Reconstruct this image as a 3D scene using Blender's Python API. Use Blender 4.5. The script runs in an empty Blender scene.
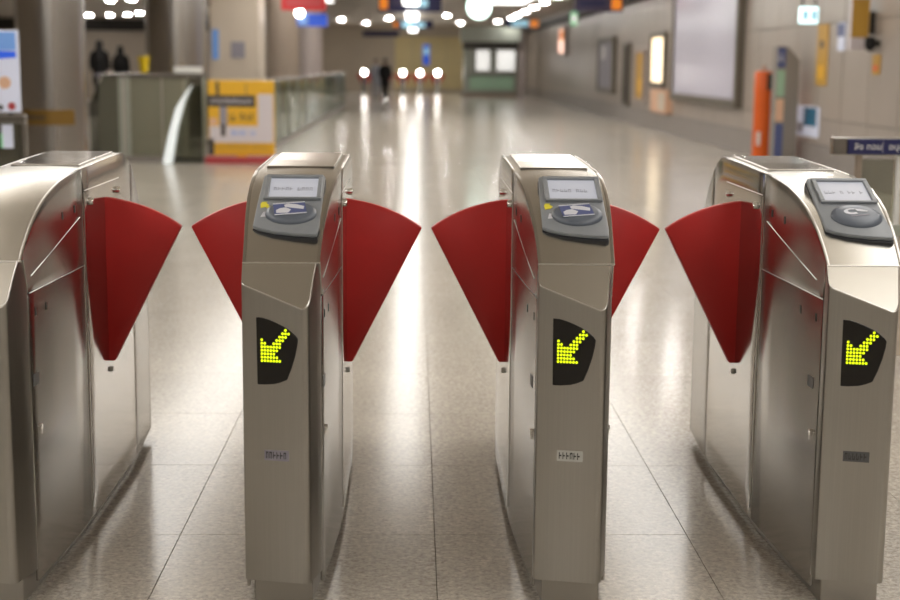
import bpy, bmesh, math, random
from mathutils import Vector, Matrix
random.seed(7)
S = bpy.context.scene
COL = S.collection
PI = math.pi

# ---------------------------------------------------------------- camera
FPX, CAM_H, VPX, VPY = 1450.0, 1.57, 413.0, 64.0
ROLL = math.radians(0.5)
pitch = math.atan((300 - VPY) / FPX)
yaw = math.atan((450 - VPX) * math.cos(pitch) / FPX)
cd = bpy.data.cameras.new('camera')
cam = bpy.data.objects.new('camera', cd); COL.objects.link(cam)
cam.location = (0, 0, CAM_H)
cam.rotation_euler = (Matrix.Rotation(-yaw, 3, 'Z') @ Matrix.Rotation(PI / 2 - pitch, 3, 'X') @ Matrix.Rotation(ROLL, 3, 'Z')).to_euler()
cd.sensor_width = 36; cd.lens = FPX * 36 / 900
cd.clip_end = 300
cd.dof.use_dof = True; cd.dof.focus_distance = 4.55; cd.dof.aperture_fstop = 2.4
S.camera = cam

# ---------------------------------------------------------------- world, exposure
w = bpy.data.worlds.new('world'); S.world = w; w.use_nodes = True
w.node_tree.nodes['Background'].inputs[0].default_value = (1.0, 0.95, 0.88, 1)
w.node_tree.nodes['Background'].inputs[1].default_value = 0.12
S.view_settings.view_transform = 'Standard'
S.view_settings.look = 'None'
S.view_settings.gamma = 1
S.view_settings.use_curve_mapping = False
S.view_settings.exposure = 0.32
LAMP = 1.0          # overall strength of the hall's ceiling fixtures

# ---------------------------------------------------------------- materials
def lin(c):
    return tuple((v / 12.92 if v <= 0.04045 else ((v + 0.055) / 1.055) ** 2.4) for v in c)
def rgb(r, g, b): return lin((r / 255, g / 255, b / 255)) + (1,)
MATS = {}
def mat(name, col, rough=0.5, metal=0.0, emit=None, estr=0.0, noise=None, spec=0.5, coat=0.0, bump=None, aniso=0.0):
    m = bpy.data.materials.new(name); m.use_nodes = True
    nt = m.node_tree; b = nt.nodes['Principled BSDF']
    b.inputs['Base Color'].default_value = col
    b.inputs['Roughness'].default_value = rough
    b.inputs['Metallic'].default_value = metal
    b.inputs['Specular IOR Level'].default_value = spec
    b.inputs['Coat Weight'].default_value = coat
    if aniso: b.inputs['Anisotropic'].default_value = aniso
    if emit:
        b.inputs['Emission Color'].default_value = emit
        b.inputs['Emission Strength'].default_value = estr
    if noise:   # (scale xyz, amount)
        sc, amt = noise
        g = nt.nodes.new('ShaderNodeNewGeometry'); mp = nt.nodes.new('ShaderNodeMapping')
        mp.inputs['Scale'].default_value = sc
        n = nt.nodes.new('ShaderNodeTexNoise'); n.inputs['Scale'].default_value = 1; n.inputs['Detail'].default_value = 4
        r = nt.nodes.new('ShaderNodeMapRange')
        r.inputs['From Min'].default_value = 0.3; r.inputs['From Max'].default_value = 0.7
        r.inputs['To Min'].default_value = 1 - amt; r.inputs['To Max'].default_value = 1 + amt
        mx = nt.nodes.new('ShaderNodeMix'); mx.data_type = 'RGBA'; mx.blend_type = 'MULTIPLY'; mx.inputs[0].default_value = 1
        mx.inputs[6].default_value = col
        nt.links.new(g.outputs['Position'], mp.inputs['Vector']); nt.links.new(mp.outputs[0], n.inputs['Vector'])
        nt.links.new(n.outputs['Fac'], r.inputs['Value']); nt.links.new(r.outputs[0], mx.inputs[7])
        nt.links.new(mx.outputs[2], b.inputs['Base Color'])
        if bump:
            bp = nt.nodes.new('ShaderNodeBump'); bp.inputs['Strength'].default_value = bump; bp.inputs['Distance'].default_value = 0.002
            nt.links.new(n.outputs['Fac'], bp.inputs['Height']); nt.links.new(bp.outputs[0], b.inputs['Normal'])
    MATS[name] = m
    return m

STEEL = (0.43, 0.415, 0.38, 1)
mat('steel_front', STEEL, 0.34, 1, noise=((260, 260, 3), 0.03))
mat('steel_side', (0.41, 0.395, 0.37, 1), 0.20, 1, noise=((6, 6, 90), 0.03))
mat('steel_polished', (0.50, 0.48, 0.45, 1), 0.12, 1)
mat('steel_deck', (0.49, 0.475, 0.435, 1), 0.26, 1)
mat('steel_plinth', (0.40, 0.38, 0.34, 1), 0.4, 1)
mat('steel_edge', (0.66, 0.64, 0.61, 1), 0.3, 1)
mat('chrome', (0.85, 0.84, 0.82, 1), 0.12, 1)
mat('steel_column', (0.38, 0.36, 0.335, 1), 0.26, 1, noise=((1.5, 1.5, 0.3), 0.08))
mat('core_dark', (0.02, 0.02, 0.02, 1), 0.7)
mat('gap_dark', (0.05, 0.045, 0.04, 1), 0.6)
mat('flap_red', rgb(198, 36, 34), 0.38, noise=((9, 9, 9), 0.04))
mat('bezel_grey', rgb(138, 143, 148), 0.36, noise=((40, 40, 40), 0.03))
mat('bezel_dark', rgb(44, 46, 50), 0.4)
mat('pad_grey', rgb(100, 108, 120), 0.3)
mat('print_white', rgb(214, 216, 224), 0.4)
mat('print_blue', rgb(84, 94, 140), 0.4)
mat('print_yellow', rgb(226, 214, 60), 0.45)
mat('lcd', rgb(150, 152, 158), 0.15, emit=rgb(205, 208, 220), estr=0.36)
mat('lcd_text', rgb(158, 160, 172), 0.3)
mat('led_black', rgb(16, 13, 10), 0.28)
mat('led_on', rgb(180, 210, 20), 0.4, emit=rgb(214, 232, 12), estr=1.15)
mat('label_silver', rgb(190, 190, 184), 0.35)
mat('label_ink', rgb(56, 54, 52), 0.5)
mat('label_dark', rgb(92, 92, 92), 0.4)

def floor_mat(name, far=False):
    m = bpy.data.materials.new(name); m.use_nodes = True; nt = m.node_tree; b = nt.nodes['Principled BSDF']
    L = nt.links.new
    g = nt.nodes.new('ShaderNodeNewGeometry')
    n1 = nt.nodes.new('ShaderNodeTexNoise'); n1.inputs['Scale'].default_value = 55; n1.inputs['Detail'].default_value = 6; n1.inputs['Roughness'].default_value = 0.75
    v = nt.nodes.new('ShaderNodeTexVoronoi'); v.inputs['Scale'].default_value = 75
    n2 = nt.nodes.new('ShaderNodeTexNoise'); n2.inputs['Scale'].default_value = 1.3; n2.inputs['Detail'].default_value = 3
    for n in (n1, v, n2): L(g.outputs['Position'], n.inputs['Vector'])
    r1 = nt.nodes.new('ShaderNodeValToRGB')
    e = r1.color_ramp.elements
    e[0].position = 0.33; e[0].color = rgb(158, 150, 139)
    e[1].position = 0.66; e[1].color = rgb(222, 215, 203)
    L(n1.outputs['Fac'], r1.inputs['Fac'])
    rv = nt.nodes.new('ShaderNodeSeparateColor'); L(v.outputs['Color'], rv.inputs[0])
    r2 = nt.nodes.new('ShaderNodeMapRange'); r2.inputs['To Min'].default_value = 0.82; r2.inputs['To Max'].default_value = 1.1
    L(rv.outputs[0], r2.inputs['Value'])
    r3 = nt.nodes.new('ShaderNodeMapRange'); r3.inputs['From Min'].default_value = 0.3; r3.inputs['From Max'].default_value = 0.7
    r3.inputs['To Min'].default_value = 0.93; r3.inputs['To Max'].default_value = 1.05
    L(n2.outputs['Fac'], r3.inputs['Value'])
    mu = nt.nodes.new('ShaderNodeMath'); mu.operation = 'MULTIPLY'; L(r2.outputs[0], mu.inputs[0]); L(r3.outputs[0], mu.inputs[1])
    last = mu.outputs[0]
    if not far:
        oi = nt.nodes.new('ShaderNodeObjectInfo')
        r4 = nt.nodes.new('ShaderNodeMapRange'); r4.inputs['To Min'].default_value = 0.96; r4.inputs['To Max'].default_value = 1.03
        L(oi.outputs['Random'], r4.inputs['Value'])
        m2 = nt.nodes.new('ShaderNodeMath'); m2.operation = 'MULTIPLY'; L(last, m2.inputs[0]); L(r4.outputs[0], m2.inputs[1]); last = m2.outputs[0]
    else:
        mp = nt.nodes.new('ShaderNodeMapping'); mp.inputs['Location'].default_value = (-0.0735, -FLOOR_Y0, 0)
        L(g.outputs['Position'], mp.inputs['Vector'])
        bk = nt.nodes.new('ShaderNodeTexBrick'); bk.offset = 0; bk.squash = 1
        bk.inputs['Color1'].default_value = (1, 1, 1, 1); bk.inputs['Color2'].default_value = (.96, .96, .96, 1); bk.inputs['Mortar'].default_value = (.6, .6, .6, 1)
        bk.inputs['Scale'].default_value = 1; bk.inputs['Mortar Size'].default_value = 0.003
        bk.inputs['Brick Width'].default_value = TILE; bk.inputs['Row Height'].default_value = TILE
        L(mp.outputs[0], bk.inputs['Vector'])
        sp = nt.nodes.new('ShaderNodeSeparateColor'); L(bk.outputs['Color'], sp.inputs[0])
        m2 = nt.nodes.new('ShaderNodeMath'); m2.operation = 'MULTIPLY'; L(last, m2.inputs[0]); L(sp.outputs[0], m2.inputs[1]); last = m2.outputs[0]
    mx = nt.nodes.new('ShaderNodeVectorMath'); mx.operation = 'SCALE'
    L(r1.outputs[0], mx.inputs[0]); L(last, mx.inputs['Scale']); L(mx.outputs[0], b.inputs['Base Color'])
    nr = nt.nodes.new('ShaderNodeMapRange'); nr.inputs['To Min'].default_value = 0.13; nr.inputs['To Max'].default_value = 0.22
    L(n1.outputs['Fac'], nr.inputs['Value']); L(nr.outputs[0], b.inputs['Roughness'])
    b.inputs['Specular IOR Level'].default_value = 0.5
    return m
TILE = 0.855; FLOOR_Y0 = 2.145
M_TILE = floor_mat('granite_tile'); M_FAR = floor_mat('granite_far', True)
mat('joint', rgb(126, 117, 105), 0.8)

mat('wall_panel', rgb(168, 158, 149), 0.32, noise=((0.9, 0.9, 0.9), 0.05))
mat('wall_plain', rgb(132, 121, 109), 0.45, noise=((0.6, 0.6, 0.6), 0.05))
mat('wall_beige', rgb(206, 193, 177), 0.5, noise=((0.8, 0.8, 0.8), 0.04))
mat('skirting', rgb(142, 135, 130), 0.35, noise=((2, 2, 2), 0.06))
mat('cornice_dark', rgb(52, 47, 42), 0.6)
mat('ceiling', rgb(216, 208, 198), 0.75, noise=((0.7, 0.7, 0.7), 0.04))
mat('ceiling_low', rgb(176, 168, 158), 0.7)
mat('far_yellow', rgb(232, 214, 160), 0.5, noise=((0.5, 0.5, 0.5), 0.08))
mat('far_brown', rgb(150, 136, 122), 0.55)
mat('far_wall', rgb(202, 188, 168), 0.5, noise=((0.5, 0.5, 0.5), 0.06))
mat('lamp_tube', (1, 1, 1, 1), 0.5, emit=(1.0, 0.98, 0.945, 1), estr=4.6 * LAMP)
mat('lamp_fill', (1, 1, 1, 1), 0.5, emit=(1.0, 0.98, 0.945, 1), estr=2.6 * LAMP)  # emission of the added fill panels
mat('lamp_disc', (1, 1, 1, 1), 0.5, emit=(1.0, 0.98, 0.95, 1), estr=100 * LAMP)
mat('lamp_small', (1, 1, 1, 1), 0.5, emit=(1.0, 0.95, 0.88, 1), estr=26 * LAMP)
mat('lamp_house', rgb(190, 186, 178), 0.4)
mat('rod', rgb(70, 68, 66), 0.4, 1)
mat('sign_navy', rgb(34, 36, 84), 0.4)
mat('sign_purple', rgb(70, 62, 92), 0.4)
mat('sign_blue', rgb(40, 84, 196), 0.35, emit=rgb(50, 96, 220), estr=0.35)
mat('sign_red', rgb(176, 22, 26), 0.4, emit=rgb(176, 22, 26), estr=0.2)
mat('sign_orange', rgb(226, 132, 36), 0.4, emit=rgb(232, 132, 36), estr=0.5)
mat('sign_cyan', rgb(150, 190, 205), 0.4, emit=rgb(150, 196, 214), estr=0.6)
mat('sign_white', rgb(226, 224, 220), 0.4)
mat('sign_green', rgb(100, 150, 110), 0.4, emit=rgb(130, 200, 150), estr=0.5)
mat('disc_glow', (1, 1, 1, 1), 0.4, emit=rgb(214, 250, 240), estr=3.5)
mat('glow_blue', (1, 1, 1, 1), 0.4, emit=rgb(190, 232, 236), estr=1.6)
mat('glow_warm', (1, 1, 1, 1), 0.4, emit=rgb(255, 226, 178), estr=1.4)
mat('glow_pink', (1, 1, 1, 1), 0.4, emit=rgb(255, 196, 170), estr=1.1)
mat('glow_window', (1, 1, 1, 1), 0.4, emit=rgb(226, 226, 222), estr=0.55)
mat('poster_yellow', rgb(228, 176, 40), 0.45)
mat('poster_white', rgb(214, 206, 210), 0.45)
mat('poster_dark', rgb(66, 62, 58), 0.5)
mat('poster_red', rgb(176, 62, 66), 0.5)
mat('poster_grey', rgb(150, 146, 156), 0.5)
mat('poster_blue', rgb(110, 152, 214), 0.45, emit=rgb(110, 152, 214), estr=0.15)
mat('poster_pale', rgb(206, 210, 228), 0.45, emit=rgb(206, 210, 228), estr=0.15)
mat('poster_peach', rgb(222, 180, 150), 0.5)
mat('poster_teal', rgb(26, 104, 140), 0.45)
mat('poster_gold', rgb(196, 152, 60), 0.5)
mat('gold_band', rgb(128, 98, 40), 0.4, 0.4)
mat('frame_olive', rgb(110, 103, 92), 0.4, 0.3)
mat('panel_lavender', rgb(178, 174, 184), 0.22, emit=rgb(190, 186, 200), estr=0.2)
mat('ext_orange', rgb(224, 98, 24), 0.4)
mat('ext_dark', rgb(60, 52, 46), 0.5)
mat('totem_grey', rgb(140, 132, 124), 0.4)
mat('plastic_yellow', rgb(226, 196, 28), 0.45)
mat('cloth_black', rgb(20, 18, 18), 0.85)
mat('cloth_pale', rgb(164, 168, 178), 0.8)
mat('cloth_grey', rgb(120, 118, 116), 0.8)
mat('skin', rgb(198, 160, 146), 0.6)
mat('hair_black', rgb(18, 15, 14), 0.6)
mat('white_plain', rgb(226, 226, 222), 0.4)
mat('handrail_glow', rgb(236, 240, 240), 0.3, emit=rgb(226, 236, 236), estr=0.45)
mat('green_panel', rgb(140, 166, 140), 0.35, emit=rgb(140, 170, 142), estr=0.12)
mat('booth_grey', rgb(160, 164, 152), 0.4)
mat('booth_pillar', rgb(176, 164, 160), 0.5)
mat('box_grey', rgb(128, 124, 118), 0.45, 0.3)

def glass_mat(name, tint, gloss=0.05, k=0.12):
    m = bpy.data.materials.new(name); m.use_nodes = True; nt = m.node_tree
    nt.nodes.remove(nt.nodes['Principled BSDF'])
    t = nt.nodes.new('ShaderNodeBsdfTransparent'); t.inputs[0].default_value = tint
    g = nt.nodes.new('ShaderNodeBsdfGlossy'); g.inputs['Roughness'].default_value = gloss; g.inputs['Color'].default_value = (.9, .95, .9, 1)
    lw = nt.nodes.new('ShaderNodeLayerWeight'); lw.inputs['Blend'].default_value = k
    mx = nt.nodes.new('ShaderNodeMixShader')
    nt.links.new(lw.outputs['Fresnel'], mx.inputs[0]); nt.links.new(t.outputs[0], mx.inputs[1]); nt.links.new(g.outputs[0], mx.inputs[2])
    nt.links.new(mx.outputs[0], nt.nodes['Material Output'].inputs[0])
    MATS[name] = m
glass_mat('glass_green', (0.76, 0.77, 0.71, 1), 0.05, 0.35)
glass_mat('glass_dark', (0.60, 0.61, 0.57, 1), 0.05, 0.35)
glass_mat('glass_clear', (0.80, 0.84, 0.80, 1), 0.03, 0.25)

# ---------------------------------------------------------------- mesh helpers
def box(bm, x0, x1, y0, y1, z0, z1):
    v = [bm.verts.new(p) for p in ((x0, y0, z0), (x1, y0, z0), (x1, y1, z0), (x0, y1, z0), (x0, y0, z1), (x1, y0, z1), (x1, y1, z1), (x0, y1, z1))]
    for f in ((0, 3, 2, 1), (4, 5, 6, 7), (0, 1, 5, 4), (1, 2, 6, 5), (2, 3, 7, 6), (3, 0, 4, 7)):
        bm.faces.new([v[i] for i in f])
def prism(bm, pts, h0, h1, fn):
    """pts: 2-D outline; fn(a, b, h) -> 3-D point; extruded from h0 to h1"""
    A = [bm.verts.new(fn(a, b, h0)) for a, b in pts]; B = [bm.verts.new(fn(a, b, h1)) for a, b in pts]
    n = len(pts)
    bm.faces.new(A[::-1]); bm.faces.new(B)
    for i in range(n):
        j = (i + 1) % n
        bm.faces.new((A[i], A[j], B[j], B[i]))
def lathe(bm, prof, seg=24, c=(0, 0, 0), sx=1, sy=1):
    rings = []
    for r, z in prof:
        rings.append([bm.verts.new((c[0] + sx * r * math.cos(2 * PI * k / seg), c[1] + sy * r * math.sin(2 * PI * k / seg), c[2] + z)) for k in range(seg)])
    for a, b in zip(rings, rings[1:]):
        for k in range(seg):
            j = (k + 1) % seg
            bm.faces.new((a[k], a[j], b[j], b[k]))
    bm.faces.new(rings[0][::-1]); bm.faces.new(rings[-1])
def disc_axis(bm, c, n, r, h, seg=20, dome=0.0, tip=0.8):
    n = Vector(n).normalized(); q = n.to_track_quat('Z', 'Y').to_matrix()
    prof = [(r, 0), (r, h)] + ([(r * tip, h + dome)] if dome else [])
    b2 = bmesh.new(); lathe(b2, prof, seg)
    vs = {}
    for v in b2.verts: vs[v] = bm.verts.new(Vector(c) + q @ v.co)
    for f in b2.faces: bm.faces.new([vs[v] for v in f.verts])
    b2.free()
def bevel(bm, w, seg=2, ang=30):
    bm.normal_update()
    es = [e for e in bm.edges if len(e.link_faces) == 2 and e.calc_face_angle(0) > math.radians(ang)]
    bmesh.ops.bevel(bm, geom=es, offset=w, segments=seg, affect='EDGES', profile=0.5, clamp_overlap=True)
def obj(name, bm, m, parent=None, loc=None, rot=None, smooth=None, bev=None, bseg=2):
    if bev: bevel(bm, bev, bseg)
    bmesh.ops.recalc_face_normals(bm, faces=bm.faces)
    me = bpy.data.meshes.new(name); bm.to_mesh(me); bm.free()
    me.materials.append(MATS[m] if isinstance(m, str) else m)
    if smooth:
        for p in me.polygons: p.use_smooth = True
        me.set_sharp_from_angle(angle=math.radians(smooth))
    o = bpy.data.objects.new(name, me); COL.objects.link(o)
    if parent: o.parent = parent
    if loc: o.location = loc
    if rot: o.rotation_euler = rot
    return o
def bx(name, d, m, parent=None, bev=None, **k):
    bm = bmesh.new(); box(bm, *d); return obj(name, bm, m, parent, bev=bev, **k)
def tag(o, label, cat, group=None):
    o['label'] = label; o['category'] = cat
    if group: o['group'] = group
    return o
def thing(name, label, cat, loc=(0, 0, 0), rotz=0, group=None):
    o = bpy.data.objects.new(name, None); COL.objects.link(o); o.empty_display_size = 0.1
    o.location = loc; o.rotation_euler = (0, 0, rotz)
    return tag(o, label, cat, group)
def struct(o): o['kind'] = 'structure'; return o
def glyphs(name, parent, m, x0, x1, z0, z1, n, fn, dens=0.8, th=0.0006):
    """a printed line of lettering too blurred to read: small strokes between x0..x1"""
    bm = bmesh.new(); st = (x1 - x0) / n; h = z1 - z0
    for i in range(n):
        if random.random() > dens: continue
        a = x0 + i * st
        k = random.choice((0, 1, 2))
        segs = [(a, a + st * .22, z0, z1)]
        if k == 0: segs += [(a, a + st * .7, z1 - h * .2, z1), (a + st * .5, a + st * .7, z0, z1)]
        if k == 1: segs += [(a, a + st * .7, z0, z0 + h * .2), (a + st * .5, a + st * .7, z0, z0 + h * .6)]
        if k == 2: segs += [(a, a + st * .7, z0 + h * .4, z0 + h * .6)]
        for s in segs:
            prism(bm, [(s[0], s[2]), (s[1], s[2]), (s[1], s[3]), (s[0], s[3])], 0, th, fn)
    o = obj(name, bm, m, parent); o['kind'] = 'stuff'; return o
def text_mesh(name, txt, size, m, parent, loc, rot):
    cu = bpy.data.curves.new(name, 'FONT'); cu.body = txt; cu.size = size; cu.extrude = 0.0008
    t = bpy.data.objects.new(name, cu); COL.objects.link(t)
    dg = bpy.context.evaluated_depsgraph_get()
    me = bpy.data.meshes.new_from_object(t.evaluated_get(dg))
    bpy.data.objects.remove(t); me.materials.clear(); me.materials.append(MATS[m])
    o = bpy.data.objects.new(name, me); COL.objects.link(o); o.parent = parent; o.location = loc; o.rotation_euler = rot
    return o

# ================================================================ the setting
WX = 6.05; LX = -13.0; BY = -9.0; FY = 84.0; CZ = 3.75
# floor: screed, single tiles near, one far paving
floor = struct(bx('floor', (LX, WX + .3, BY, FY, -0.12, -0.014), 'joint'))
tm = None
NCOL0, NCOL1, NROW = -8, 8, 14
def add_tile_mesh():
    bm = bmesh.new(); g = 0.0009
    box(bm, g, TILE - g, g, TILE - g, -0.0135, 0.0); bevel(bm, 0.0007, 1)
    bmesh.ops.recalc_face_normals(bm, faces=bm.faces)
    me = bpy.data.meshes.new('tile'); bm.to_mesh(me); bm.free(); me.materials.append(M_TILE); return me
tm = add_tile_mesh()
for r in range(NROW):
    for c in range(NCOL0, 7):
        t = bpy.data.objects.new('tile', tm); COL.objects.link(t); t.parent = floor
        t.location = (0.0735 + c * TILE, FLOOR_Y0 + r * TILE, 0)
TX0, TX1 = 0.0735 + NCOL0 * TILE, 0.0735 + 7 * TILE
TY1 = FLOOR_Y0 + NROW * TILE
bm = bmesh.new()
box(bm, LX, WX + .3, TY1, FY, -0.0135, 0); box(bm, LX, WX + .3, BY, FLOOR_Y0, -0.0135, 0)
box(bm, LX, TX0, FLOOR_Y0, TY1, -0.0135, 0); box(bm, TX1, WX + .3, FLOOR_Y0, TY1, -0.0135, 0)
fp = obj('far_paving', bm, M_FAR, floor); fp['kind'] = 'stuff'
# ceiling
struct(bx('ceiling', (LX, WX + .3, BY, FY, CZ, CZ + .2), 'ceiling'))
# right wall: backing, panels, skirting, cornice
wr = struct(bx('wall_right', (WX + .03, WX + .3, BY, FY, -0.01, CZ), 'gap_dark'))
PW = 1.25
pm = {}
for (za, zb) in ((.43, .80), (.81, 2.2), (2.21, 3.28)):
    bm = bmesh.new(); box(bm, 0, .03, .013, PW - .013, za, zb); bevel(bm, .004, 1)
    bmesh.ops.recalc_face_normals(bm, faces=bm.faces)
    me = bpy.data.meshes.new('panel'); bm.to_mesh(me); bm.free(); me.materials.append(MATS['wall_panel']); pm[za] = me
PY0 = 14.4; NP = 20
for i in range(NP):
    for za in pm:
        p_ = bpy.data.objects.new('panel', pm[za]); COL.objects.link(p_); p_.parent = wr; p_.location = (WX, PY0 + i * PW, 0)
bm = bmesh.new()
y = PY0 + NP * PW
while y < FY - .1:
    for (za, zb) in ((.43, .80), (.81, 2.2), (2.21, 3.28)): box(bm, WX, WX + .03, y + .008, min(y + PW - .008, FY - .01), za, zb)
    y += PW
y = PY0
while y > BY + .1:
    for (za, zb) in ((.43, .80), (.81, 2.2), (2.21, 3.28)): box(bm, WX, WX + .03, max(y - PW + .008, BY + .01), y - .008, za, zb)
    y -= PW
o = obj('distant_panels', bm, 'wall_panel', wr); o['kind'] = 'stuff'
struct(bx('baseboard_right', (WX - .05, WX + .03, BY, FY, 0, .42), 'skirting', bev=.008))
struct(bx('trim_1', (WX - .28, WX + .03, BY, FY, 3.30, 3.52), 'cornice_dark'))
struct(bx('trim_2', (WX - .06, WX + .03, BY, FY, 3.52, CZ), 'wall_beige'))
struct(bx('wall_left', (LX - .2, LX, BY, FY, -.01, CZ), 'wall_beige'))
struct(bx('wall_back', (LX, WX + .3, BY - .2, BY, -.01, CZ), 'wall_plain'))
wf = struct(bx('wall_far', (LX, WX + .3, FY, FY + .2, -.01, CZ), 'far_wall'))
# yellow facing panels on the far wall
for i in range(4):
    bx('facing_panel', (-1.15 + i * .98, -.2 + i * .98, FY - .08, FY - .002, .15, 3.1), 'far_yellow', wf, bev=.01)
# left: lowered shop ceiling and shop wall
struct(bx('wall_shop', (LX, -6.2, 46, 46.3, -.01, 2.84), 'wall_beige'))
struct(bx('ceiling_shop', (LX, -5.5, 25, 46.3, 2.85, 3.0), 'ceiling_low'))
struct(bx('trim_3', (LX, -6.2, 45.8, 46, 2.5, 2.849), 'cornice_dark'))
struct(bx('wall_block', (-4.17, -3.17, 30, 31.2, -.01, CZ - .002), 'wall_beige', bev=.02))

# ================================================================ ceiling lamps
def tube_lamp(x, y, m='lamp_tube', label='white pendant panel light hanging over the middle aisle', group='panel lights over the aisle', hw=.219, hl=.62):
    t = thing('ceiling_light', label, 'light', (x, y, CZ - .45), group=group)
    for sy in (-.8, .8): bx('hanger_rod', (-.008, .008, sy * hl - .008, sy * hl + .008, .047, .449), 'rod', t)
    for sx in (-1, 1): bx('side_rail', (sx * (hw + .016) - .015, sx * (hw + .016) + .015, -hl - .01, hl + .01, 0, .05), 'lamp_house', t, bev=.004)
    bx('diffuser', (-hw, hw, -hl, hl, .002, .046), m, t)
def disc_lamp(x, y, r=.135, label='round recessed ceiling lamp in the row beside the panelled wall', z=CZ, m='lamp_disc', group='round lamps beside the wall'):
    t = thing('ceiling_lamp', label, 'light', (x, y, z), group=group)
    bm = bmesh.new(); lathe(bm, [(r + .04, -.03), (r + .05, -.001)], 24); obj('rim', bm, 'lamp_house', t)
    bm = bmesh.new(); lathe(bm, [(r * .8, -.05), (r, -.0305)], 24); obj('diffuser', bm, m, t)
y = 18.0
while y < 82: tube_lamp(-.12, y); y += 2.6
for x, lb, gr in ((-2.9, 'added fill panel light hanging over the glass balustrade side', 'added fill lights, balustrade side'), (2.6, 'added fill panel light hanging between aisle and panelled wall', 'added fill lights, wall side')):  # fill rows added out of view to even out the floor brightness
    y = -6.0
    while y < 43: tube_lamp(x, y, 'lamp_fill', lb, gr, .55, 1.35); y += 3.4
y = -6.4
while y < 70: disc_lamp(4.5, y); y += 4.45
y = -6.4
while y < 24: disc_lamp(-5.4, y, label='round recessed ceiling lamp over the left concourse', group='round lamps over the left concourse'); y += 4.45
for (x, y) in ((-9.0, 41), (-8.35, 40.6), (-7.75, 40.0), (-7.2, 38.8), (-6.35, 31), (-5.8, 30.4), (-9.2, 35), (-8.3, 36), (-6.25, 35), (-6.4, 41), (-10.4, 40), (-10.4, 44)):  # the later ones, hidden behind the columns, are added to brighten the shop
    disc_lamp(x, y, .085, 'round downlight in the lowered shop ceiling', 2.85, 'lamp_disc', 'downlights in the shop ceiling')

# ================================================================ ticket gates
Y0 = 4.05; GZ = .03
PROF = [(.045, .978), (.07, 1.002), (.10, 1.027), (.15, 1.065), (.20, 1.094), (.26, 1.122), (.32, 1.143), (.38, 1.158), (.45, 1.172), (.54, 1.183), (.7, 1.194),
        (1.0, 1.202), (1.34, 1.208), (1.40, 1.200), (1.48, 1.174), (1.56, 1.132), (1.65, 1.065), (1.74, .985), (1.83, .885), (1.90, .77), (1.945, .65)]
def prof(y):
    if y <= PROF[0][0]: return PROF[0][1]
    for (a, za), (b, zb) in zip(PROF, PROF[1:]):
        if y <= b: return za + (zb - za) * (y - a) / (b - a)
    return PROF[-1][1]
HWS = [(0, .1085), (.05, .110), (.10, .112), (.30, .1235), (.55, .1345), (.70, .1395), (.8, .140), (1.45, .140), (1.6, .136), (1.95, .114)]
def halfw(y, z=0):
    if y <= 0: return HWS[0][1]
    for (a, wa), (b, wb) in zip(HWS, HWS[1:]):
        if y <= b: return wa + (wb - wa) * (y - a) / (b - a)
    return HWS[-1][1]
def ylist(a, b, step=.03):
    ys = [a] + [p[0] for p in PROF if a + .004 < p[0] < b - .004] + [b]
    out = []
    for u, v in zip(ys, ys[1:]):
        n = max(1, int((v - u) / .09)); out += [u + (v - u) * k / n for k in range(n)]
    return out + [b]
def side_plate(name, parent, s, ya, yb, zb, zt, m, nz=10, th=.009, bev=.0025):
    """steel plate on side s; zb(y), zt(y) its lower and upper edge"""
    bm = bmesh.new(); ys = ylist(ya, yb)
    O, I = [], []
    for y in ys:
        a, b = zb(y), zt(y)
        co, ci = [], []
        for k in range(nz + 1):
            z = a + (b - a) * k / nz; hw = halfw(y, z)
            co.append(bm.verts.new((s * hw, y, z))); ci.append(bm.verts.new((s * (hw - th), y, z)))
        O.append(co); I.append(ci)
    for i in range(len(ys) - 1):
        for k in range(nz):
            bm.faces.new((O[i][k], O[i + 1][k], O[i + 1][k + 1], O[i][k + 1]))
            bm.faces.new((I[i][k + 1], I[i + 1][k + 1], I[i + 1][k], I[i][k]))
        bm.faces.new((I[i][0], I[i + 1][0], O[i + 1][0], O[i][0])); bm.faces.new((O[i][nz], O[i + 1][nz], I[i + 1][nz], I[i][nz]))
    for k in range(nz):
        bm.faces.new((O[0][k], O[0][k + 1], I[0][k + 1], I[0][k])); bm.faces.new((I[-1][k], I[-1][k + 1], O[-1][k + 1], O[-1][k]))
    bmesh.ops.remove_doubles(bm, verts=bm.verts, dist=1e-5)
    bmesh.ops.recalc_face_normals(bm, faces=bm.faces)
    return obj(name, bm, m, parent, smooth=40, bev=bev)
# reader frame: origin, slope
RA = math.atan2(.150, .33)
def rd(a, v, h): return (a, .088 + v * math.cos(RA) - h * math.sin(RA), 1.022 + v * math.sin(RA) + h * math.cos(RA))
# front panel line
FA, FB = Vector((-.11, .012)), Vector((.07, -.03))
fdir = (FB - FA).normalized(); fnor = Vector((fdir.y, -fdir.x))
def fr(x, z, h):
    t = (x - FA.x) / (FB.x - FA.x); y = FA.y + (FB.y - FA.y) * t
    return (x + fnor.x * h, y + fnor.y * h, z)
ARROW = ["........#.", ".......###", "......###.", "#....###..", "##..###...", "#######...", "######....", "#####.....", "######....", "#######..."]

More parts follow.
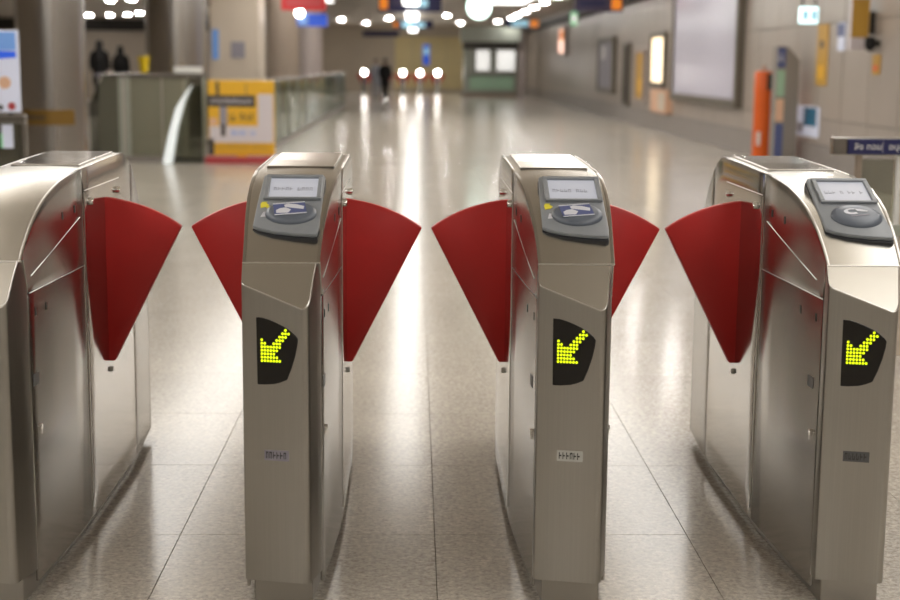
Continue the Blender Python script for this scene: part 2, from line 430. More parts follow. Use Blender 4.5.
def make_gate(cx, label, style, left_flap=True, right_flap=True, sticker=0):   # sticker 0: plain end without reader
    g = thing('ticket_gate', label, 'ticket gate', (cx, Y0, GZ), group='flap ticket gates in a row')
    bm = bmesh.new(); prism(bm, [(-.085, .03), (.085, .03), (.115, .7), (.115, 1.45), (.09, 1.9), (-.09, 1.9), (-.115, 1.45), (-.115, .7)], -GZ, .062, lambda a, b, h: (a, b, h)); obj('plinth', bm, 'steel_plinth', g, bev=.004)
    # dark inner body behind the panel joints
    bm = bmesh.new(); ys = ylist(.10, 1.88)
    O = [bm.verts.new((.025 - halfw(y), y, .055)) for y in ys] ; A = [bm.verts.new((.025 - halfw(y), y, prof(y) - .02)) for y in ys]
    P = [bm.verts.new((halfw(y) - .025, y, .055)) for y in ys]; B = [bm.verts.new((halfw(y) - .025, y, prof(y) - .02)) for y in ys]
    for i in range(len(ys) - 1):
        bm.faces.new((O[i], A[i], A[i + 1], O[i + 1])); bm.faces.new((P[i], P[i + 1], B[i + 1], B[i]))
        bm.faces.new((A[i], B[i], B[i + 1], A[i + 1])); bm.faces.new((O[i], O[i + 1], P[i + 1], P[i]))
    bm.faces.new((O[0], P[0], B[0], A[0])); bm.faces.new((O[-1], A[-1], B[-1], P[-1]))
    obj('inner_body', bm, 'core_dark', g)
    # front panel with its sloping shoulder
    plan = [(-.11, .055), (-.11, .018), (-.108, .0125), (-.103, .0095), (.060, -.0275)]
    cxx, cyy, r = .064, -.006, .022
    for k in range(1, 8):
        a = math.radians(-103 + k * 13.5); plan.append((cxx + r * math.cos(a), cyy + r * math.sin(a)))
    plan += [(.092, .02), (.099, .0449), (.1085, .085), (.1085, .101)]
    bm = bmesh.new()
    zt = lambda y: min(.977, .978 + (y - .045) / .60)
    lo = [bm.verts.new((x, y, .05)) for x, y in plan]; hi = [bm.verts.new((x, y, zt(y))) for x, y in plan]
    for i in range(len(plan) - 1): bm.faces.new((lo[i], lo[i + 1], hi[i + 1], hi[i]))
    bm.faces.new(lo[::-1])
    lower = obj('front_panel', bm, 'steel_front', g, smooth=24)
    bm = bmesh.new()
    pts = [(x, y) for x, y in plan if y < .045]
    hi = [bm.verts.new((x, y, zt(y))) for x, y in pts]
    f0 = bm.verts.new((-.11, .045, .978)); f1 = bm.verts.new((.11, .045, .978))
    bm.faces.new([f0] + hi + [f1])
    bm.faces.new([bm.verts.new(q) for q in ((.099, .045, .9775), (.110, .045, .979), (.112, .101, .979), (.1085, .101, .9775), (.1085, .085, .9775))])
    obj('shoulder', bm, 'steel_deck', g)
    bm = bmesh.new()       # bright folded edges of the shoulder
    for pa, pb in zip([(x, y, zt(y)) for x, y in pts[1:]], [(x, y, zt(y)) for x, y in pts[2:]] + [(.1085, .045, .978)]):
        d = Vector(pb) - Vector(pa)
        disc_axis(bm, pa, d, .0022, d.length, 6)
    disc_axis(bm, (-.11, .045, .978), (1, 0, 0), .0024, .22, 6)
    obj('edge_bead', bm, 'steel_edge', g)
    # deck: sloped front, flat top, sloped rear
    bm = bmesh.new(); ys = ylist(.045, 1.945); rows = []
    for y in ys:
        z = prof(y) - .0025; hw = halfw(y, prof(y)) - .005
        rows.append([bm.verts.new((hw * t, y, z + .004 * (1 - t * t))) for t in (-1, -.6, -.2, .2, .6, 1)])
    for a, b in zip(rows, rows[1:]):
        for k in range(5): bm.faces.new((a[k], a[k + 1], b[k + 1], b[k]))
    obj('top_cover', bm, 'steel_deck', g, smooth=40)
    bm = bmesh.new(); prism(bm, [(.78, prof(.78) - .004), (1.0, prof(1.0) - .004), (1.32, prof(1.32) - .004), (1.32, prof(1.32) + .006), (1.0, prof(1.0) + .006), (.78, prof(.78) + .006)], -.112, .112, lambda a, b, h: (h, a, b)); obj('top_plate', bm, 'steel_polished', g, bev=.002)
    bx('rear_panel', (-.108, .108, 1.935, 1.948, .012, .655), 'steel_front', g, bev=.004)
    # side plates
    for s in (-1, 1):
        fy = .056 if s < 0 else .0995
        side_plate('upper_cover', g, s, .046, .692, lambda y: (.980 if y < fy else .880), prof, 'steel_side')
        d = side_plate('door', g, s, fy, .692, lambda y: .012, lambda y: .874, 'steel_side', 2)
        side_plate('flap_panel', g, s, .699, 1.50, lambda y: .012, prof, 'steel_polished', 12)
        side_plate('end_panel', g, s, 1.507, 1.945, lambda y: .012, prof, 'steel_side', 8)
        # door frame lip, lock, sensors
        hw = .11
        bm = bmesh.new(); box(bm, s * .1402 - .0015, s * .1402 + .0015, .712, .718, .05, 1.115); obj('seam_strip', bm, 'steel_edge', g)
        bm = bmesh.new(); disc_axis(bm, (s * halfw(.11 if s < 0 else .16), .11 if s < 0 else .16, .47), (s, 0, 0), .009, .006, 16, .002)
        k = obj('lock', bm, 'chrome', d, smooth=40)
        hw = halfw(.11 if s < 0 else .16); bm = bmesh.new(); box(bm, min(s * hw, s * (hw + .0065)), max(s * hw, s * (hw + .0065)), .107 if s < 0 else .157, .113 if s < 0 else .163, .448, .472); obj('key', bm, 'chrome', d)
        bm = bmesh.new(); prism(bm, [(.115, .60), (.165, .60), (.165, .635), (.115, .635)], -.001, .0012, lambda a, b, h: (s * (halfw(a) + h), a, b)); obj('sticker', bm, 'label_dark', d)
        for (yy, zz) in ((.12, .815), (.26, .815), (.46, 1.065), (.60, 1.072)):
            if s > 0 and yy == .12: yy = .16
            bm = bmesh.new(); h2 = halfw(yy, zz)
            prism(bm, [(yy - .006, zz - .012), (yy + .006, zz - .012), (yy + .006, zz + .012), (yy - .006, zz + .012)], h2 - .002, h2 + .0012, lambda a, b, h: (s * h, a, b))
            obj('sensor_eye', bm, 'gap_dark', g)
        # inset line above the flap slot and the slanting fold
        def ridge(name, ya, za, yb, zb_, r=.0017):
            pa = Vector((s * (halfw(ya, za) + .0004), ya, za)); pb = Vector((s * (halfw(yb, zb_) + .0004), yb, zb_))
            bm = bmesh.new(); disc_axis(bm, pa, pb - pa, r, (pb - pa).length, 6); obj(name, bm, 'steel_edge', g)
        ridge('plate_edge', .72, 1.120, 1.28, 1.120)
        ridge('fold_line', .13, .925, .655, 1.04)
        ridge('door_edge', fy + .01, .877, .692, .877)
        for yy in (.80, 1.24):
            bm = bmesh.new(); h2 = halfw(yy, 1.078); disc_axis(bm, (s * h2, yy, 1.078), (s, 0, 0), .013, .008, 18, .005)
            obj('screw_cap', bm, 'chrome', g, smooth=40)
        bm = bmesh.new(); disc_axis(bm, (s * .14, 1.05, .455), (s, 0, 0), .010, .006, 14, .003); obj('slot_bolt', bm, 'label_silver', g, smooth=40)
        bm = bmesh.new(); disc_axis(bm, (s * halfw(1.7, .62), 1.70, .62), (s, 0, 0), .010, .006, 14, .003); obj('side_bolt', bm, 'chrome', g, smooth=40)
        # slot and flap
        bx('flap_slot', (min(s * .137, s * .1408), max(s * .137, s * .1408), 1.042, 1.058, .50, 1.06), 'gap_dark', g)
        if (left_flap if s < 0 else right_flap):
            out = [(-.03, .487), (.020, .487), (.266, .970)]
            c0 = (.0, .495); r0 = math.hypot(.266, .475); a0 = math.atan2(.475, .266)
            for k in range(1, 11):
                a = a0 + (PI / 2 - a0) * k / 10; rr = r0 + (.575 - r0) * k / 10
                out.append((c0[0] + rr * math.cos(a), c0[1] + rr * math.sin(a)))
            out.append((-.03, 1.067))
            bm = bmesh.new()
            prism(bm, out, 1.032, 1.068, lambda a, b, h: (s * (.14 + a), h, b))
            obj('flap', bm, 'flap_red', g, smooth=35, bev=.006)
    if not sticker: return g
    # arrow display on the front panel
    dp = [(-.068, .829), (-.05, .828), (-.031, .823), (-.012, .816), (.012, .805), (.032, .792), (.046, .780), (.052, .771), (.050, .752), (.044, .722), (.033, .685), (.02, .652), (.0, .643), (-.017, .638), (-.045, .635), (-.066, .635)]
    bm = bmesh.new(); prism(bm, dp, -.004, .003, fr); disp = obj('arrow_display', bm, 'led_black', g, bev=.0015, bseg=1)
    bm = bmesh.new()
    for r_, row in enumerate(ARROW):
        for c_, ch in enumerate(row):
            if ch == '#':
                x = -.0515 + c_ * .0086; z = .795 - r_ * .0100
                prism(bm, [(x + .0038 * math.cos(a * PI / 3), z + .0042 * math.sin(a * PI / 3)) for a in range(6)], .003, .0042, fr)
    obj('arrow_lights', bm, 'led_on', disp)['kind'] = 'stuff'
    # number label
    lm = {'silver': 'label_silver', 'dark': 'label_dark', 'grey': 'poster_grey'}[style]
    bm = bmesh.new(); prism(bm, [(-.049, .413), (.023, .413), (.023, .444), (-.049, .444)], -.001, .0012, fr); lb = obj('number_label', bm, lm, g)
    glyphs('label_print', lb, 'label_ink', -.044, .018, .419, .439, 6, lambda a, b, h: fr(a, b, .0012 + h), 1)
    # card reader on the slope
    bz = [(-.092, .066), (-.075, .052), (-.03, .034), (.03, .022), (.092, .016), (.1, .021), (.104, .06), (.106, .37), (.098, .378), (-.076, .378), (-.084, .37), (-.09, .20)]
    bm = bmesh.new(); prism(bm, bz, -.02, .012, rd); obj('reader_gasket', bm, 'bezel_dark', g, bev=.003)
    bz2 = [(a * .985 + .0002, v * .975 + .006) for a, v in bz]
    bm = bmesh.new(); prism(bm, bz2, .0122, .026, rd); rb = obj('reader', bm, 'bezel_grey', g, bev=.005, smooth=40)
    sx0, sx1, v0, v1 = -.058, .086, .222, .345
    for (a, b, c, d) in ((sx0 - .014, sx1 + .014, v1, v1 + .014), (sx0 - .014, sx1 + .014, v0 - .008, v0), (sx0 - .014, sx0, v0, v1), (sx1, sx1 + .014, v0, v1)):
        bm = bmesh.new(); prism(bm, [(a, c), (b, c), (b, d), (a, d)], .0258, .036, rd); obj('screen_frame', bm, 'bezel_grey', rb, bev=.002, bseg=1)
    bm = bmesh.new(); prism(bm, [(sx0, v0), (sx1, v0), (sx1, v1), (sx0, v1)], .0258, .0285, rd); sc = obj('screen', bm, 'lcd', rb)
    glyphs('screen_text', sc, 'lcd_text', sx0 + .012, sx1 - .012, v0 + .05, v0 + .068, 10, lambda a, b, h: rd(a, b, .0285 + h), .7)
    # touch pad
    bm = bmesh.new(); N = 32
    ring = []
    for (k, h) in ((1.0, .026), (.97, .034), (.80, .040), (.5, .0425)):
        ring.append([bm.verts.new(rd(.016 + .076 * k * math.cos(2 * PI * i / N), .136 + .062 * k * math.sin(2 * PI * i / N), h)) for i in range(N)])
    for a, b in zip(ring, ring[1:]):
        for i in range(N):
            j = (i + 1) % N; bm.faces.new((a[i], a[j], b[j], b[i]))
    bm.faces.new(ring[-1])
    pad = obj('touch_pad', bm, 'pad_grey', rb, smooth=50)
    ca = math.radians(9)
    def cd_(a, v, h): return rd(.014 + a * math.cos(ca) - v * math.sin(ca), .139 + a * math.sin(ca) + v * math.cos(ca), h)
    H0 = .0427
    bm = bmesh.new(); prism(bm, [(-.048, -.034), (.046, -.034), (.046, .034), (-.048, .034)], H0, H0 + .0006, cd_)
    if sticker != 4: obj('card_picture', bm, 'print_blue', pad)
    else: bm.free()
    H1 = H0 + .0006
    def blob(nm, pts, m='print_white'):
        bm = bmesh.new(); prism(bm, pts, H1, H1 + .0005, cd_); obj(nm, bm, m, pad)
    if sticker != 4:
        blob('hand_picture', [(-.042, -.022), (-.008, -.025), (.002, -.008), (-.012, .006), (-.030, .004), (-.042, -.006)])
        blob('hand_picture', [(-.014, .010), (.012, .000), (.038, -.010), (.042, .006), (.020, .020), (-.004, .027), (-.016, .022)])
        blob('card_edge', [(-.048, -.034), (.046, -.034), (.046, -.029), (-.048, -.029)]); blob('card_edge', [(-.048, .029), (.046, .029), (.046, .034), (-.048, .034)])
    else:
        arc = [(-.012 + .026 * math.cos(a), .004 + .017 * math.sin(a)) for a in [math.radians(60 + 30 * k) for k in range(9)]]
        arc += [(-.010 + .015 * math.cos(a), .006 + .009 * math.sin(a)) for a in [math.radians(300 - 30 * k) for k in range(9)]]
        blob('hand_picture', arc); blob('hand_picture', [(.0, .018), (.014, .014), (.036, .0), (.03, -.004), (.014, .0), (.004, .004)])
        blob('hand_picture', [(-.026, -.024), (.03, -.022), (.03, -.018), (-.026, -.020)], 'poster_grey')
    if sticker in (2, 3):
        bm = bmesh.new()
        prism(bm, [(-.076, .168), (-.060, .174), (-.052, .186), (-.062, .198), (-.058, .205), (-.074, .204), (-.078, .19)], .0262, .0270, rd)
        if sticker == 2: prism(bm, [(-.06, .168), (-.034, .166), (-.038, .178), (-.056, .180)], .0262, .0270, rd)
        obj('arrow_sticker', bm, 'print_yellow', rb)
        bm = bmesh.new(); prism(bm, [(-.072, .116), (-.052, .120), (-.05, .146), (-.066, .146)], .0262, .0268, rd); obj('white_sticker', bm, 'print_white', rb)
    return g

make_gate(-1.222, 'steel ticket gate with plain curved front and no card reader', 'silver', True, True, 0)
make_gate(-.378, 'steel ticket gate with bright yellow sticker on its reader, red flaps both sides', 'grey', True, True, 2)
make_gate(.464, 'steel ticket gate between two red flaps with pale silver number label', 'silver', True, True, 3)
make_gate(1.294, 'steel ticket gate beside the barrier with navy sign, one red flap', 'dark', True, False, 4)

# ================================================================ right barrier behind the gates
BYY = 7.5
b = thing('barrier', 'steel barrier with glass panel and navy sign board beyond the last gate', 'barrier', (2.16, BYY, 0))
bx('top_rail', (0, 1.9, -.03, .03, 1.12, 1.215), 'steel_side', b, bev=.006)
sg = bx('sign_board', (.075, 1.85, -.045, -.0305, 1.127, 1.205), 'sign_navy', b, bev=.003)
text_mesh('sign_text', 'ลิง ทอม', .046, 'sign_white', sg, (.105, -.0455, 1.152), (PI / 2, 0, 0))
bx('divider', (.253, .257, -.0465, -.0455, 1.137, 1.197), 'poster_grey', sg)
text_mesh('sign_text', 'อนุบาล', .046, 'sign_white', sg, (.285, -.0455, 1.152), (PI / 2, 0, 0))
for x, m in ((.13, 'far_brown'), (.34, 'white_plain'), (1.80, 'steel_side')):
    bx('post', (x, x + .03, -.02, .02, 0, 1.12), m, b, bev=.003)
bx('glass_panel', (.165, .335, -.006, .006, .06, 1.10), 'glass_green', b)
bx('infill_panel', (.375, 1.79, -.006, .006, .06, 1.10), 'wall_beige', b)
bx('middle_rail', (.165, 1.79, -.025, -.007, .70, .76), 'booth_grey', b, bev=.004)
pp = bx('notice', (.385, .85, -.012, -.0062, .90, 1.10), 'sign_navy', b)

# ================================================================ left barrier and poster
b = thing('barrier', 'low steel and glass barrier with a paper notice beneath the blue poster', 'barrier', (-5.0, 12.0, 0))
bx('top_rail', (0, 1.83, -.04, .04, 1.06, 1.13), 'steel_side', b, bev=.01)
bx('glass_panel', (.06, 1.80, -.006, .006, .06, 1.06), 'glass_dark', b)
for x in (.0, .9, 1.79): bx('post', (x, x + .04, -.025, .025, 0, 1.06), 'steel_side', b, bev=.004)
nt_ = bx('paper_notice', (1.63, 1.72, -.012, -.0065, .86, 1.05), 'poster_pale', b)
bx('notice_stripe', (1.62, 1.635, -.0135, -.0125, .86, .98), 'sign_green', nt_)
p = thing('poster_board', 'blue and white poster board standing on the steel barrier rail', 'poster', (-3.87, 12.0, 1.13))
bd = bx('board', (0, .66, -.015, .015, .02, .68), 'poster_pale', p, bev=.003)
for x in (.08, .56): bx('foot', (x, x + .03, -.012, .012, 0, .03), 'rod', p)
bx('print_band', (.02, .64, -.017, -.0152, .52, .665), 'poster_blue', bd)
bm = bmesh.new(); prism(bm, [(.02, .42), (.64, .46), (.64, .51), (.02, .53)], -.017, -.0152, lambda a, c, h: (a, h, c)); obj('print_swoosh', bm, 'sign_blue', bd)
bm = bmesh.new(); disc_axis(bm, (.54, -.0152, .26), (0, -1, 0), .05, .0015, 20); obj('print_spot', bm, 'poster_peach', bd)
bm = bmesh.new(); disc_axis(bm, (.59, -.0152, .07), (0, -1, 0), .032, .0015, 20); obj('print_spot', bm, 'poster_red', bd)
bm = bmesh.new(); disc_axis(bm, (.50, -.0152, .06), (0, -1, 0), .022, .0015, 20); obj('print_spot', bm, 'poster_dark', bd)

# ================================================================ columns
def column(x, y, r, m, label, band=False):
    c = thing('column', label, 'column', (x, y, 0))
    bm = bmesh.new(); lathe(bm, [(r, .2), (r, CZ - .002)], 48); obj('shaft', bm, m, c, smooth=40)
    bm = bmesh.new(); lathe(bm, [(r + .03, 0), (r + .03, .18), (r + .005, .2)], 48); obj('base_ring', bm, 'skirting', c, smooth=40)
    for k in range(2):
        bm = bmesh.new(); a = math.radians(-70 - 75 * k); box(bm, r * math.cos(a) - .006, r * math.cos(a) + .006, r * math.sin(a) - .006, r * math.sin(a) + .006, .2, CZ - .01); obj('joint_strip', bm, 'steel_edge' if k else 'far_brown', c)
    if band:
        bm = bmesh.new(); n = 20; R = r + .012; a0, a1 = math.radians(-132), math.radians(-40)
        lo = []; hi = []
        for k in range(n + 1):
            a = a0 + (a1 - a0) * k / n
            for R_, L in ((r + .001, lo), (R, hi)):
                L.append((bm.verts.new((R_ * math.cos(a), R_ * math.sin(a), .72)), bm.verts.new((R_ * math.cos(a), R_ * math.sin(a), .92))))
        for k in range(n):
            bm.faces.new((hi[k][0], hi[k + 1][0], hi[k + 1][1], hi[k][1])); bm.faces.new((hi[k][1], hi[k + 1][1], lo[k + 1][1], lo[k][1])); bm.faces.new((lo[k][0], lo[k + 1][0], hi[k + 1][0], hi[k][0]))
        bd = obj('gold_band', bm, 'gold_band', c, smooth=60)
        bm = bmesh.new()
        for k in range(7):
            a = a0 + .12 + k * .1; u = Vector((math.cos(a), math.sin(a), 0)); t_ = Vector((-u.y, u.x, 0)); o_ = u * (R + .001)
            prism(bm, [(-.014, .79), (.014, .79), (.014, .85), (-.014, .85)], 0, .002, lambda p_, q_, h: tuple(o_ + t_ * p_ + u * h + Vector((0, 0, q_))))
        obj('band_print', bm, 'poster_dark', bd)['kind'] = 'stuff'
    return c
column(-4.92, 20, .46, 'steel_column', 'thick stainless steel column with a gold band around it', True)
column(-4.36, 27, .56, 'steel_column', 'thick stainless steel column behind the glass balustrade')
column(-3.25, 36, .42, 'far_brown', 'dark brown column behind the red and blue hanging sign')
column(-3.12, 44, .34, 'booth_pillar', 'slim pale column beyond the dark brown column')

# ================================================================ left balustrades
b = thing('glass_balustrade', 'greenish glass balustrade with slanted end in front of a steel column', 'balustrade', (-5.15, 23.2, 0))
for pts, m in (([(.02, .08), (.48, .08), (.48, 1.33), (.24, 1.33), (.02, .92)], 'glass_dark'), ([(.66, .08), (1.15, .08), (1.15, 1.33), (.66, 1.33)], 'glass_green'), ([(1.17, .08), (1.80, .08), (1.80, 1.33), (1.17, 1.33)], 'glass_green')):
    bm = bmesh.new(); prism(bm, pts, -.008, .008, lambda a, c, h: (a, h, c)); obj('glass_panel', bm, m, b)
for x in (.48, .60, 1.80): bx('post', (x, x + .05, -.03, .03, 0, 1.33), 'booth_grey', b, bev=.005)
bx('top_rail', (.22, 1.86, -.04, .04, 1.33, 1.39), 'steel_side', b, bev=.012)
bx('bottom_rail', (0, 1.86, -.04, .04, 0, .08), 'skirting', b, bev=.005)
bx('light_cap', (1.36, 1.80, -.06, .06, 1.392, 1.49), 'white_plain', b, bev=.01)
h = thing('slanted_handrail', 'white slanted handrail panel leaning in front of the glass balustrade', 'handrail', (-3.93, 22.95, 0))
bm = bmesh.new(); prism(bm, [(-.02, 0), (.12, 0), (.22, .55), (.34, .98), (.46, 1.22), (.36, 1.10), (.20, .85), (.08, .45)], -.05, .05, lambda a, c, h_: (a, h_, c)); obj('white_panel', bm, 'handrail_glow', h, bev=.006)
bm = bmesh.new(); prism(bm, [(.15, 0), (.60, 0), (.60, 1.2), (.50, 1.2), (.36, .95), (.24, .52)], -.02, .02, lambda a, c, h_: (a, h_, c)); obj('dark_glass', bm, 'glass_dark', h)
cn = thing('service_counter', 'long grey counter behind the glass balustrade', 'counter', (-5.4, 25.1, 0))
bx('body', (0, 1.45, 0, .5, 0, 1.30), 'lamp_house', cn, bev=.01); bx('counter_top', (-.04, 1.49, -.04, .54, 1.30, 1.36), 'poster_grey', cn, bev=.01)
yb = thing('bucket', 'yellow bucket standing on the grey counter', 'bucket', (-4.63, 25.2, 1.36))
bm = bmesh.new(); lathe(bm, [(.06, 0), (.075, .10), (.10, .26), (.105, .28), (.09, .28), (.07, .1)], 24); obj('shell', bm, 'plastic_yellow', yb, smooth=40)
bm = bmesh.new(); lathe(bm, [(.107, .265), (.112, .28), (.107, .295)], 24); obj('rim', bm, 'plastic_yellow', yb, smooth=40)
# long balustrade running down the hall
b = thing('glass_balustrade', 'long glass balustrade running down the hall beside the middle aisle', 'balustrade', (-2.62, 25.6, 0))
y = 0; k = 0
while y < 29:
    bx('post', (-.03, .03, y, y + .06, 0, 1.22), 'booth_grey', b, bev=.004)
    if y < 27: bx('glass_panel', (-.008, .008, y + .08, y + 2.38, .08, 1.20), 'glass_green', b)
    y += 2.4
bx('top_rail', (-.035, .035, 0, 28.86, 1.22, 1.27), 'steel_side', b, bev=.01)
bx('bottom_rail', (-.03, .03, .06, 28.8, 0, .07), 'skirting', b)

# yellow sign stand
p = thing('sign_stand', 'yellow and white notice board on a red base in the aisle', 'sign', (-3.24, 23.0, 0))
bd = bx('board', (0, 1.04, -.03, .03, .12, 1.29), 'poster_yellow', p, bev=.015)
bx('base', (-.04, 1.08, -.16, .16, 0, .10), 'poster_red', p, bev=.01)
bx('support', (.44, .60, -.025, .025, .10, .125), 'poster_yellow', p)
def pr(nm, x0, x1, z0, z1, m, y=-.0325): bx(nm, (x0, x1, y, -.0302, z0, z1), m, bd)
pr('white_block', .78, 1.02, .32, 1.08, 'poster_white'); pr('white_block', .02, .779, .32, .58, 'poster_white')
pr('dark_band', -.0, .74, .88, 1.06, 'poster_dark', -.034); pr('grey_block', .18, .30, .56, .88, 'poster_grey')
pr('dark_strip', .13, .18, 1.06, 1.27, 'poster_dark'); pr('dark_strip', .58, .62, 1.06, 1.24, 'poster_gold')
pr('white_block', .02, .14, .60, .70, 'poster_peach'); pr('dark_figure', .20, .27, .42, .60, 'poster_dark', -.034)
pr('dark_corner', .0, .09, .13, .38, 'poster_dark')
glyphs('print_line', bd, 'poster_white', .06, .70, .93, 1.01, 12, lambda a, c, h: (a, -.034 - h, c), .9, .001)
glyphs('print_line', bd, 'poster_dark', .34, .72, .66, .78, 7, lambda a, c, h: (a, -.0302 - h, c), .9, .001)
glyphs('print_line', bd, 'poster_blue', .36, .76, .43, .51, 8, lambda a, c, h: (a, -.0325 - h, c), .9, .001)
glyphs('print_line', bd, 'poster_gold', .12, .92, .22, .29, 14, lambda a, c, h: (a, -.0302 - h, c), .9, .001)
# notices on the wall block
n_ = tag(bx('wall_notice', (-4.12, -3.99, 29.98, 29.999, 1.62, 2.22), 'poster_blue'), 'tall narrow blue notice on the beige wall block', 'notice')
n_ = tag(bx('wall_notice', (-3.74, -3.46, 29.98, 29.999, 1.65, 1.98), 'poster_grey'), 'small square grey notice on the beige wall block', 'notice')

# ================================================================ hanging signs
def hang(name, label, x0, x1, y, z0, z1, m, extra=(), th=.12):
    t = thing(name, label, 'sign', ((x0 + x1) / 2, y, z0))
    w2 = (x1 - x0) / 2
    bd = bx('board', (-w2, w2, -th / 2, th / 2, 0, z1 - z0), m, t, bev=.01)
    for (a, c, d, e, mm) in extra:
        bx('sign_field', (-w2 + a, -w2 + c, -th / 2 - .004, -th / 2 + .001, d, e), mm, bd)
    for s_ in (-.7, .7): bx('hanger_rod', (s_ * w2 - .012, s_ * w2 + .012, -.012, .012, z1 - z0, CZ - z0 - .001), 'rod', t)
    return t
hang('hanging_sign', 'red hanging sign above the blue hanging sign', -2.98, -1.99, 33, 2.72, 3.08, 'sign_red', [(.1, .9, .08, .26, 'poster_red')])
t = hang('hanging_sign', 'blue hanging sign with white round lamp below the red sign', -2.66, -1.99, 33.4, 2.38, 2.66, 'sign_blue', [(.02, .25, .02, .26, 'poster_blue')], .1)
bm = bmesh.new(); disc_axis(bm, (-.28, -.05, .30), (0, -1, 0), .09, .04, 20, .02); obj('lamp', bm, 'lamp_small', t)
hang('hanging_sign', 'wide navy direction sign with pale and orange fields over the aisle', -1.12, .80, 45, 3.12, 3.62, 'sign_navy', [(.04, .28, .08, .42, 'sign_orange'), (1.0, 1.5, .15, .38, 'sign_cyan'), (.4, .9, .2, .34, 'sign_purple')])
hang('hanging_sign', 'lit cyan and navy sign with orange square beyond the wide navy sign', -.9, .72, 60, 2.98, 3.32, 'sign_navy', [(.35, .85, .05, .28, 'sign_cyan'), (.95, 1.3, .05, .24, 'sign_cyan'), (.03, .2, .05, .24, 'sign_orange')])
hang('hanging_sign', 'narrow navy sign over the far dark passage', -2.2, -.68, 62, 2.68, 2.92, 'sign_navy', [(.1, 1.4, .06, .16, 'sign_purple')])
hang('hanging_sign', 'navy and pale sign with orange end near the booth', 3.5, 4.85, 58, 3.0, 3.34, 'sign_navy', [(.3, .95, .06, .28, 'sign_cyan'), (1.02, 1.33, .03, .31, 'sign_orange')])
hang('hanging_sign', 'purple sign with orange disc hanging beside the panelled wall', 4.1, 5.35, 38, 2.93, 3.35, 'sign_purple', [(.95, 1.2, .06, .34, 'sign_orange'), (.1, .8, .12, .3, 'sign_navy')])
hang('exit_sign', 'small green lit sign hanging beside the panelled wall', 4.74, 4.95, 45, 2.76, 3.18, 'sign_green', [(.04, .17, .1, .32, 'glow_window')])
hang('lit_sign', 'small glowing pale blue sign hanging by the wall near the yellow banner', 5.36, 5.62, 20.5, 2.17, 2.40, 'glow_blue', [(.04, .12, .05, .18, 'sign_cyan'), (.16, .24, .05, .18, 'sign_cyan')], .06)
t = thing('round_sign', 'big round glowing white sign hanging from the ceiling', 'sign', (1.72, 40, 2.78))
bm = bmesh.new(); disc_axis(bm, (0, .06, .32), (0, -1, 0), .34, .12, 40); obj('drum', bm, 'lamp_house', t, smooth=40)
bm = bmesh.new(); disc_axis(bm, (0, -.0601, .32), (0, -1, 0), .32, .01, 40); obj('lit_face', bm, 'disc_glow', t)
bx('hanger_rod', (-.015, .015, -.015, .015, .655, CZ - 2.78 - .001), 'rod', t)
for (x, y) in ((-1.25, 71), (-2.6, 79), (2.4, 78), (-3.7, 74), (-7.7, 78), (4.2, 75), (-5.6, 62), (1.4, 66)):
    disc_lamp(x, y, .15, 'round recessed lamp in the far ceiling near the end wall', group='far ceiling lamps')

# ================================================================ right wall fittings
def wallbox(name, label, cat, y0, y1, z0, z1, m, depth=.08, frame=None, fw=.06, extra=()):
    t = thing(name, label, cat, (WX, (y0 + y1) / 2, z0))
    hl = (y1 - y0) / 2; hh = z1 - z0
    face = bx('face', (-depth, -.001, -hl + (fw if frame else 0), hl - (fw if frame else 0), (fw if frame else 0), hh - (fw if frame else 0)), m, t, bev=.004)
    if frame:
        for d in ((-hl, hl, 0, fw), (-hl, hl, hh - fw, hh), (-hl, -hl + fw, fw, hh - fw), (hl - fw, hl, fw, hh - fw)):
            bx('frame', (-depth - .05, -.001, d[0], d[1], d[2], d[3]), frame, t, bev=.006)
    for (a, b_, c, d, mm) in extra:
        bx('print_field', (-depth - .004, -depth + .001, -hl + a, -hl + b_, c, d), mm, face)
    return t
wallbox('blank_billboard', 'large blank lavender display panel in dark frame on the panelled wall', 'display panel', 26.9, 33.8, .80, 3.26, 'panel_lavender', .10, 'frame_olive', .16)
wallbox('display_cabinet', 'grey glazed cabinet on the wall with round white mark', 'cabinet', 44.0, 47.6, .72, 2.42, 'poster_grey', .1, 'frame_olive', .14, [(2.0, 2.7, 1.05, 1.45, 'sign_white')])
wallbox('wall_panel_dark', 'narrow dark door leaf between cabinet and gold poster', 'door', 41.0, 42.1, .45, 2.2, 'cornice_dark', .04, 'frame_olive', .08)
wallbox('wall_poster', 'tall gold poster beside the lit niche', 'poster', 38.2, 39.8, .62, 2.0, 'poster_gold', .05, 'booth_pillar', .08, [(.3, 1.2, .25, .6, 'poster_yellow')])
wallbox('lit_niche', 'bright warm lit niche in the wall beside the lavender panel', 'lit niche', 35.1, 37.2, 1.05, 2.38, 'glow_warm', .06, 'frame_olive', .12)
wallbox('wall_cabinet', 'peach coloured cabinet below the lit niche', 'cabinet', 34.2, 36.4, .45, 1.0, 'poster_peach', .18, None, 0, [(.1, 1.0, .06, .48, 'wall_beige')])
t = wallbox('wall_lamp', 'pink and orange glowing wall lamp far down the panelled wall', 'lamp', 58.2, 60.6, 1.95, 3.1, 'glow_pink', .12, 'booth_pillar', .1, [(.3, 2.1, .62, 1.0, 'sign_orange')])
wallbox('wall_poster', 'teal and white poster low on the wall beside the grey totem', 'poster', 21.7, 23.1, .52, .98, 'poster_pale', .02, None, 0, [(.1, .8, .16, .44, 'poster_teal'), (.85, 1.3, .05, .2, 'poster_grey')])
wallbox('wall_banner', 'narrow yellow vertical banner on the panelled wall', 'banner', 21.4, 21.95, 1.30, 2.20, 'poster_gold', .02, None, 0, [(.2, .38, .55, .66, 'poster_dark'), (.12, .48, .1, .3, 'poster_yellow')])
